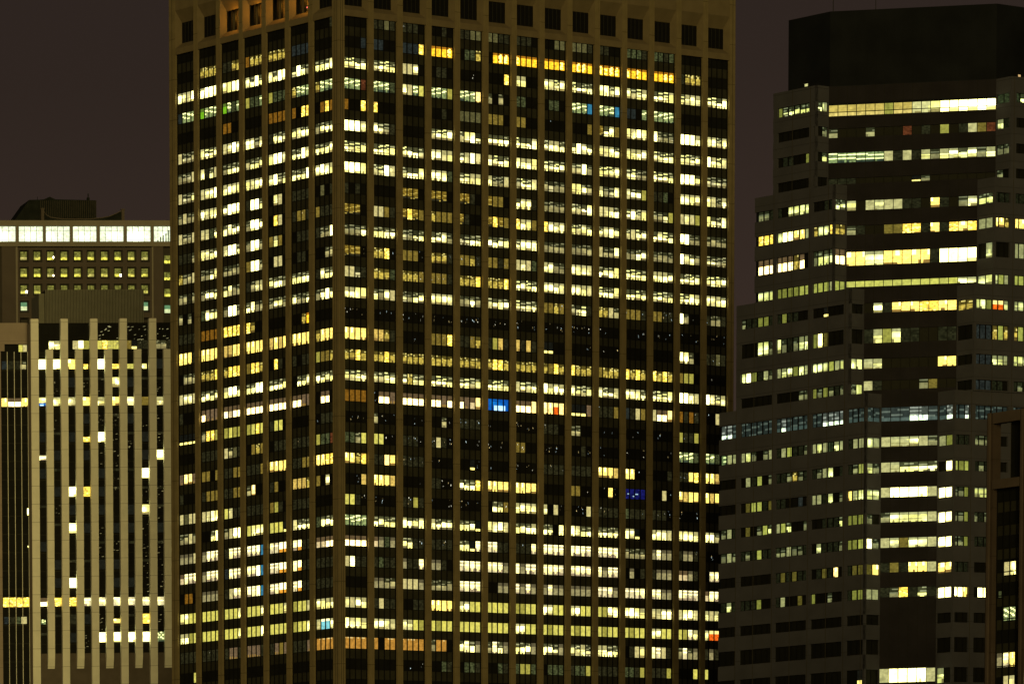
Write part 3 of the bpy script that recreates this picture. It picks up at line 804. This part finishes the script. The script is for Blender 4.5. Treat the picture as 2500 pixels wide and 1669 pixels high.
LITB = {0: ['W', 'W', 'V', 'small:A', 'W', 'lA', 'lY', 'lC', '.', '.'],
 1: ['.', '.', '.', '.', '.', 'C', '.', '.', '.', '.'], 2: ['B2', 'C', 'C', 'V', 'C', 'V', 'K', 'n', 'C', 'V'],
 4: ['.', '.', '.', 'lA', 'W', '.', '.', '.', '.', '.'], 5: ['lK', '.', '.', '.', '.', '.', '.', '.', 'W', 'W'],
 6: ['.']*7+['W', '.', '.'], 7: ['.', '.', 'W', 'A', '.', '.', '.', '.', '.', '.'], 8: ['.']*7+['C', '.', '.'],
 9: ['.', '.', 'W']+['.']*7, 12: ['.', '.', 'W']+['.']*7,
 13: ['J', 'A', 'A', 'K', 'K', 'K', 'K', 'K', 'K', 'K'], 14: ['lG', '.', 'd', '.', '.', 'lV', '.', 'Z', '.', '.'],
 15: ['.', '.', '.', '.', 'W', 'W', 'W', 'W', 'G', 'W']}
for r in range(16):
    yb = 898.3+44.45*r; z0, z1 = ZB(yb), ZB(yb-23.5)
    if r in (2, 13): z0, z1 = ZB(yb+.3), ZB(yb-20)
    for c in range(10):
        u0, u1 = cols[c]; t = LITB.get(r, ['.']*10)[c]; g = MB(); f = MB(); cs = consts(-1)
        f.box(FB, u0, u1, z1+.02, z1+.14, 1.2, 1.29, M_MULL); f.box(FB, u0, u1, z0-.12, z0-.01, 1.2, 1.29, M_MULL)
        if t == '.': t = 'e' if random.random() < .25 else '.'
        if t == 'Z': 
            pane(g, FB, u0+.02, u1-.02, z0, z1, 1.27, 'A', u0, u1, cs, 4, 8)
        elif len(t) > 1:
            ch1 = t[-1] if t != 'B2' else 'K'
            if t == 'B2':
                pane(g, FB, u0+.02, u1-.02, z0+.6, z1, 1.27, 'C', u0, u1, cs, 4, 6); pane(g, FB, u0+.02, u1-.02, z0, z0+.6, 1.27, 'H', u0, u1, cs, 4, 2)
            else:
                k = .2 if 'small' in t or random.random() < .5 else 0
                pane(g, FB, u0+.02+(u1-u0)*k, u1-.02-(u1-u0)*k*.9, z0, z0+(z1-z0)*.5, 1.27, ch1, u0, u1, cs, 4, 5)
        elif t == '.': 
            if random.random() < .30:
                pane(g, FB, u0+.03, u1-.03, z1-(z1-z0)*.25, z1, 1.27, 'd', u0, u1, cs, 2, 1)
            else: pane(g, FB, u0+.02, u1-.02, z0, z1, 1.27, '.', u0, u1, cs)
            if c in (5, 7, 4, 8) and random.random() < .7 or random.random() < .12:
                for _ in range(random.randint(2, 6)):  # glowing dashes painted on the unlit glass in place of reflections
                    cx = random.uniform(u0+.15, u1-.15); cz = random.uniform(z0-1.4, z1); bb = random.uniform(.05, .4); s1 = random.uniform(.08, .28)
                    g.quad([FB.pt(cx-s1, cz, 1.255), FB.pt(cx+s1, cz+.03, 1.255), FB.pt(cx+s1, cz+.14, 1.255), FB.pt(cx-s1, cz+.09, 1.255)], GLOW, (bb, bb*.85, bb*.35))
        else: pane(g, FB, u0+.02, u1-.02, z0, z1, 1.27, t, u0, u1, cs, 4, 8)
        wB.add(area(FB, u0, u1, z0, z1), g, f)
# tall upper storey between the tall fins (above the short fins)
tf = tall+[(436, 453)]
UP_T = ['..CC', '.cWy', 'YAYY', 'nTdd', 'lldd']
for (a, b), (c, d), t in zip(tf[:-1], tf[1:], UP_T):
    u0, u1 = UB(b), UB(c); g = MB(); f = MB(); cs = consts(-1); z0, z1 = ZB(850), ZB(829.5)
    for j, ch_ in enumerate(t):
        a0 = u0+(u1-u0)*j/4; pane(g, FB, a0+.04, a0+(u1-u0)/4-.04, z0, z1, 1.27, ch_, u0, u1, cs, 4, 7)
    if t in ('YAYY', 'nTdd', 'lldd'):
        for _ in range(16):  # painted reflections again, glowing dashes across the tall glazing
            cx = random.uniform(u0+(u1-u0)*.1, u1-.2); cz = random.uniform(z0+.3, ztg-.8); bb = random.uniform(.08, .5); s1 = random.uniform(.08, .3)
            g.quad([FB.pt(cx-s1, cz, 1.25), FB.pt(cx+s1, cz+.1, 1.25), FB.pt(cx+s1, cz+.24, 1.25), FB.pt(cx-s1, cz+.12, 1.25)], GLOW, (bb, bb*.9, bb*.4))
    for j in (1, 2, 3): f.box(FB, u0+(u1-u0)*j/4-.04, u0+(u1-u0)*j/4+.04, z0-.1, ztg-.1, 1.18, 1.28, M_MULL)
    wB.add(9e9, g, f)
# dim sills every storey
for r in range(-1, 16):
    zz = ZB(902.5+44.45*r); gw.box(FB, uL, uR, zz-.06, zz+.06, 1.24, 1.299, M_DARK)
part(gw, 'curtain_wall', bB, bB)
# left wing: stepped stone parapet, curtain wall with thin mullions
lw = MB(); ul0 = UB(-40); ul1 = UB(71, 1200)
lw.box(FB, UB(5, 1200), ul1, 0, ZB(857, 40), 1.1, 1.5, M_GLASS)
for x in (20.5, 37.5, 54, 70.5): u_ = FB.u(x, 1000); lw.box(FB, u_-.06, u_+.06, 0, ZB(857, 40)-.02, .95, 1.09, M_FIN)
for r in range(-0, 17):
    zz = ZB(902.5+44.45*r, 40); lw.box(FB, UB(5, 1200), ul1, zz-.07, zz+.07, 1.02, 1.09, M_DARK)
part(lw, 'side_curtain_wall', bB, bB)
sp2 = MB()
sp2.box(FB, ul0, UB(5, 1100), 0, ZB(853, 10), .7, 2, M_TAN)
sp2.box(FB, UB(71.5, 1100), UB(75.3), 0, ZB(790, 60), .4, 1.6, M_CWALL)
sp2.box(FB, ul0, UB(58), ZB(839, 40), ZB(787, 40), .5, 8, M_TAN)
# rounded end of the parapet
u_ = UB(58); n = 8; rr_ = UB(71.4)-UB(58)
pl = [v2(FB, u_, .5)]+[v2(FB, u_+rr_*math.sin(i/n*math.pi/2), .5+rr_*(1-math.cos(i/n*math.pi/2))) for i in range(1, n+1)]+[v2(FB, u_+rr_, 8), v2(FB, u_, 8)]
sp2.prism(pl, ZB(839, 40), ZB(787, 40)-.01, M_TAN)
sp2.box(FB, ul0, UB(12), ZB(856, 40), ZB(839, 40), .6, 2, M_TAN)
sp2.box(FB, UB(12), UB(71.4), ZB(857, 40), ZB(839, 40), 1.5, 2, M_GLASS)
part(sp2, 'parapet', bB, bB)
def winB(x0, x1, yt, yb, toks, d=1.05, nx=4, nz=7, split=True):
    g = MB(); f = MB(); u0, u1 = FB.u(x0, yb), FB.u(x1, yb); z0, z1 = ZB(yb, (x0+x1)/2), ZB(yt, (x0+x1)/2); n_ = len(toks); cs = consts(-1)
    for j, c in enumerate(toks):
        a = u0+(u1-u0)*j/n_; b = u0+(u1-u0)*(j+1)/n_
        pane(g, FB, a+.04, b-.04, z0, z1, d, c, u0, u1, cs, nx, nz)
        f.box(FB, b-.04, b+.04, z0, z1, d-.04, d+.03, M_MULL)
    wB.add(8e9, g, f)
winB(5.5, 71.2, 970.5, 991.5, 'VJJV'); winB(9.5, 75, 1457, 1479.5, 'AAAA'); winB(48, 69, 840, 857, 'Yc', 1.45); winB(6, 66, 880, 900, 'bddl')
winB(12, 68, 1504, 1521, 'bdgc'); winB(68.3, 73.6, 1239, 1256, 'W'); winB(69, 73, 1330, 1335, 'C')
wB.flush(bB)
# ribbed rooftop box
pn = MB(); u0, u1 = FB.u(111, 760, 6), FB.u(352, 760, 6); zt_, z0 = FB.z(230, 706.5, 6), ZB(790)
n = 66
for i in range(n):
    a = u0+(u1-u0)*i/n; b = u0+(u1-u0)*(i+1)/n
    pn.box(FB, a, a+(b-a)*.62, z0, zt_, 6, 6.5, M_PENT)
pn.box(FB, u0, u1, z0, zt_-.05, 6.35, 16, M_CDARK)
a0, a1 = FB.u(95, 760, 7), FB.u(111, 760, 7)
for i in range(8):
    a = a0+(a1-a0)*i/8; pn.box(FB, a, a+(a1-a0)/8*.55, z0, zt_-.7, 7, 7.3, M_PENT)
pn.box(FB, a0, a1+.3, z0, zt_-.75, 7.12, 16, M_PENT)
part(pn, 'rooftop_box', bB, bB)
mb = MB(); mb.prism([v2(FB, ul0, 1.65), v2(FB, uR, 1.65), v2(FB, uR, 30), v2(FB, ul0, 30)], 0, ZB(857, 40)-.3, M_DARK)
mb.prism([v2(FB, uL, 1.65), v2(FB, uR, 1.65), v2(FB, uR, 30), v2(FB, uL, 30)], ZB(857, 40)-.3, ztg-.1, M_DARK)
part(mb, 'core', bB, bB)
# ================================================================== BUILDING WITH LIT TOP BAND (C)
pCc = at_depth(210, 570, 1420)
FC = Face(pCc, solve_dir(pCc, 0.0))
bC = thing('office_block', 'office block with a glaring white band of windows under its dark roof', 'office building', (pCc.x, pCc.y))
def UC(X, y=600): return FC.u(X/3.484, y)
def ZC(Y, x=210): return FC.z(x, 400+Y/3.484)
U0, U1 = UC(-160), UC(1475)
w = MB()
w.box(FC, U0, U1, ZC(530), ZC(482), -.4, 1.0, M_CBAND)
w.box(FC, U0, U1, ZC(703), ZC(662), -.4, 1.0, M_CBAND)
lit = [(-90, 135), (160, 367), (390, 596), (620, 823), (849, 1053), (1079, 1283), (1308, 1468)]
for (a, b), (c, d) in zip(lit[:-1], lit[1:]): w.box(FC, UC(b), UC(c), ZC(662), ZC(530), -.3, .9, M_CBAND)
part(w, 'cornice', bC, bC)
for n_, (a, b) in enumerate(lit):
    g = MB(); f = MB(); u0, u1 = UC(a), UC(b); z0, z1 = ZC(661), ZC(531); NX, NZ = 14, 9
    bx = random.uniform(.2, .8)
    for i in range(NX):
        for j in range(NZ):
            fu, fv = (i+.5)/NX, (j+.5)/NZ
            k = 1.05+1.6*math.exp(-((fu-bx)**2*9+(fv-.35)**2*7))*(1.4 if n_ in (0, 5) else .5)
            k *= random.uniform(.85, 1.1)
            col = (1.0*k, 1.08*k, .72*k)
            if n_ == 6 and fv < fu*1.1-.15 and i % 2: col = (.12, .15, .08)
            a0 = u0+(u1-u0)*i/NX; a1 = u0+(u1-u0)*(i+1)/NX; b0 = z0+(z1-z0)*j/NZ; b1 = z0+(z1-z0)*(j+1)/NZ
            g.quad([FC.pt(a0, b0, .6), FC.pt(a1, b0, .6), FC.pt(a1, b1, .6), FC.pt(a0, b1, .6)], GLOW, col)
    for t_ in (.25, .5, .75): f.box(FC, u0+(u1-u0)*t_-.05, u0+(u1-u0)*t_+.05, z0, z1, .5, .58, M_CDARK)
    f.box(FC, u0, u1, z1-1.05, z1-.97, .5, .57, M_CDARK)
    o = part(g, 'top_window', bC, bC); part(f, 'frame', o, bC)
# main facade with splayed window surrounds
cols_ = [180+114.5*i for i in range(10)]; rws = [(743+143.2*j, 812+143*j) for j in range(9)]
w = MB(); lc = MB()
for i, X in enumerate(cols_):
    for j, (Y0, Y1) in enumerate(rws):
        z0, z1 = ZC(Y1), ZC(Y0); u0, u1 = UC(X), UC(X+53)
        cu0, cu1 = UC(X-30), UC(X+84.5); cz0, cz1 = ZC(Y1+42), ZC(Y0-32)
        o = [FC.pt(cu0, cz0, .3), FC.pt(cu1, cz0, .3), FC.pt(cu1, cz1, .3), FC.pt(cu0, cz1, .3)]
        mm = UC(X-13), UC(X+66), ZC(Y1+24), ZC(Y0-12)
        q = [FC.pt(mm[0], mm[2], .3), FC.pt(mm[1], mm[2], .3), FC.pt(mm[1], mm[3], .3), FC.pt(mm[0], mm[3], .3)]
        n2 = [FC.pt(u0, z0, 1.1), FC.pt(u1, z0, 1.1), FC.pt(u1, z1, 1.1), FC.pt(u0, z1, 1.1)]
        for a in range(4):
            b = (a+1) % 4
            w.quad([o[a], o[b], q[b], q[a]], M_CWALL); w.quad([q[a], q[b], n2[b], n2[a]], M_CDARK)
part(w, 'facade', bC, bC)
for i, X in enumerate(cols_+[1403]):
    for j, (Y0, Y1) in enumerate(rws[:4] if X != 1403 else [(775, 843), (918, 985), (1060, 1125), (1200, 1265)]):
        if j == 3 and X not in (180, 1403) and i != 9: continue
        g = MB(); f = MB(); u0, u1 = UC(X), UC(X+53); z0, z1 = ZC(Y1), ZC(Y0); dd = 1.08 if X != 1403 else .9
        green = j == 3
        br = random.uniform(.35, 1.0)
        for a in range(4):
            for b in range(6):
                fv = (b+.5)/6
                if green: col = (.75, .85, .42) if fv < .5 else (.12, .26, .12)
                elif fv < .35: col = jit((1.0*br+.15, .92*br+.12, .12), .5, random)
                else: col = jit((.17, .165, .03), .45, random)
                a0 = u0+(u1-u0)*a/4; a1 = u0+(u1-u0)*(a+1)/4; b0 = z0+(z1-z0)*b/6; b1 = z0+(z1-z0)*(b+1)/6
                g.quad([FC.pt(a0, b0, dd), FC.pt(a1, b0, dd), FC.pt(a1, b1, dd), FC.pt(a0, b1, dd)], GLOW, col)
        f.box(FC, u0-.1, u0, z0-.1, z1+.1, dd-.1, dd+.05, M_CDARK); f.box(FC, u1, u1+.1, z0-.1, z1+.1, dd-.1, dd+.05, M_CDARK)
        f.box(FC, u0, u1, z1, z1+.1, dd-.1, dd+.05, M_CDARK); f.box(FC, u0, u1, z0-.1, z0, dd-.1, dd+.05, M_CDARK)
        o = part(g, 'window', bC, bC); part(f, 'frame', o, bC)
w = MB()
zt_ = ZC(703)-.02
w.box(FC, UC(12), UC(132), 0, zt_, -.1, 1.2, M_CWALL); w.box(FC, UC(132), UC(150), 0, zt_, .1, 1.2, M_CBAND)
w.box(FC, UC(1292), UC(1305), 0, zt_, .1, 1.2, M_CBAND); w.box(FC, UC(1305), UC(1388), 0, zt_, -.1, 1.2, M_CWALL)
w.box(FC, U0, UC(12), 0, zt_, .6, 1.2, M_CDARK); w.box(FC, UC(1388), UC(1475), 0, zt_, 1.0, 1.4, M_CDARK)
w.box(FC, UC(150), UC(1292), 0, ZC(rws[8][1]+42), .3, 1.2, M_CDARK)
part(w, 'pier', bC, bC)
w = MB(); w.prism([v2(FC, U0, 1.45), v2(FC, U1, 1.45), v2(FC, U1, 30), v2(FC, U0, 30)], 0, ZC(482)-.05, M_CDARK); part(w, 'core', bC, bC)
# bright lamps behind four panes
for X, Y, s in ((463, 790, .30), (460, 945, .2), (1033, 943, .36), (232, 1083, .36)):
    g = MB(); u_, z_ = UC(X), ZC(Y); n = 10
    g.quad([FC.pt(u_+s*math.cos(2*math.pi*i/n), z_+s*math.sin(2*math.pi*i/n), .95) for i in range(n)], GLOW, (14, 11, 7)); part(g, 'lamp', bC, bC)
# roof
rf = MB()
def extr(pts, d0, d1, m):
    n = len(pts); A_ = [FC.pt(UC(x), ZC(y), d0) for x, y in pts]; B_ = [FC.pt(UC(x), ZC(y), d1) for x, y in pts]
    rf.quad(A_, m); rf.quad(list(reversed(B_)), m)
    for i in range(n): j = (i+1) % n; rf.quad([A_[j], A_[i], B_[i], B_[j]], m)
extr([(150, 483), (150, 462), (272, 292), (352, 290), (352, 483)], 3, 14, M_ROOF)
extr([(352, 483), (352, 288), (400, 284), (452, 262), (500, 284), (848, 292), (848, 483)], 3.6, 14, M_ROOF)
for i in range(30):
    x = 370+i*16.2; rf.box(FC, UC(x), UC(x+5), ZC(445), ZC(296), 3.35, 3.59, M_CDARK)
part(rf, 'roof', bC, bC)
rf = MB()
top = [(385, 400), (405, 428), (440, 448), (520, 460), (640, 463), (780, 462), (880, 452), (940, 440), (1000, 415), (1052, 388)]
extr([(385, 483)]+top+[(1060, 483)], 1.4, 1.9, M_ROOF)
for (x0, y0), (x1, y1) in zip(top[:-1], top[1:]):
    P8 = [FC.pt(UC(x0), ZC(y0)-.12, 1.2), FC.pt(UC(x1), ZC(y1)-.12, 1.2), FC.pt(UC(x1), ZC(y1)+.1, 1.2), FC.pt(UC(x0), ZC(y0)+.1, 1.2),
          FC.pt(UC(x0), ZC(y0)-.12, 1.39), FC.pt(UC(x1), ZC(y1)-.12, 1.39), FC.pt(UC(x1), ZC(y1)+.1, 1.39), FC.pt(UC(x0), ZC(y0)+.1, 1.39)]
    rf.hexa(P8, M_CWALL)
part(rf, 'roof_screen', bC, bC)
for x, y0 in ((372, 380), (1056, 386)):
    rf = MB(); rf.box(FC, UC(x-12), UC(x+12), ZC(480), ZC(y0), 1.0, 1.7, M_CWALL); rf.box(FC, UC(x-16), UC(x+16), ZC(y0)-.01, ZC(y0)+.25, .9, 1.8, M_CWALL); part(rf, 'post', bC, bC)
rf = MB(); rf.box(FC, UC(786), UC(793), ZC(290), ZC(228), 5, 5.3, M_ROOF); rf.box(FC, UC(779), UC(800), ZC(290), ZC(262), 4.8, 5.5, M_ROOF); part(rf, 'antenna', bC, bC)
rf = MB(); rf.box(FC, UC(355), UC(358), ZC(290), ZC(255), 5, 5.2, M_ROOF); part(rf, 'antenna', bC, bC)
# ================================================================== ground, sky, light
g = bpy.data.meshes.new('ground'); R = 12000
g.from_pydata([(-R, -R, 0), (R, -R, 0), (R, R, 0), (-R, R, 0)], [], [(0, 1, 2, 3)]); g.materials.append(M_GROUND)
go = bpy.data.objects.new('ground', g); COL.objects.link(go); go['kind'] = 'structure'
W = bpy.data.worlds.new('World'); S.world = W; W.use_nodes = True
nt = W.node_tree; N = nt.nodes; bg = N['Background']
tc = N.new('ShaderNodeTexCoord'); sx = N.new('ShaderNodeSeparateXYZ'); cr = N.new('ShaderNodeValToRGB')
nt.links.new(tc.outputs['Generated'], sx.inputs[0])
mr = N.new('ShaderNodeMapRange'); mr.inputs[1].default_value = -.02; mr.inputs[2].default_value = .30; nt.links.new(sx.outputs[2], mr.inputs[0])
nt.links.new(mr.outputs[0], cr.inputs[0]); nt.links.new(cr.outputs[0], bg.inputs[0])
cr.color_ramp.elements[0].position = 0; cr.color_ramp.elements[0].color = (.064, .039, .029, 1)
e = cr.color_ramp.elements.new(.30); e.color = (.046, .029, .0215, 1)
e = cr.color_ramp.elements.new(.58); e.color = (.027, .018, .014, 1)
cr.color_ramp.elements[-1].position = 1; cr.color_ramp.elements[-1].color = (.020, .015, .015, 1)
bg.inputs[1].default_value = 1
sun = bpy.data.lights.new('city_glow', 'SUN'); sun.energy = 1.28; sun.angle = math.radians(20); sun.color = (1, .76, .24)
so = bpy.data.objects.new('city_glow', sun); COL.objects.link(so)
d = Vector((-.12, -.98, .10)).normalized()     # towards the light
so.rotation_euler = d.to_track_quat('Z', 'Y').to_euler()
S.view_settings.view_transform = 'Standard'; S.view_settings.look = 'None'; S.view_settings.exposure = 0; S.view_settings.gamma = 1
S.cycles.max_bounces = 4; S.cycles.diffuse_bounces = 2; S.cycles.glossy_bounces = 2
S.cycles.use_denoising = True
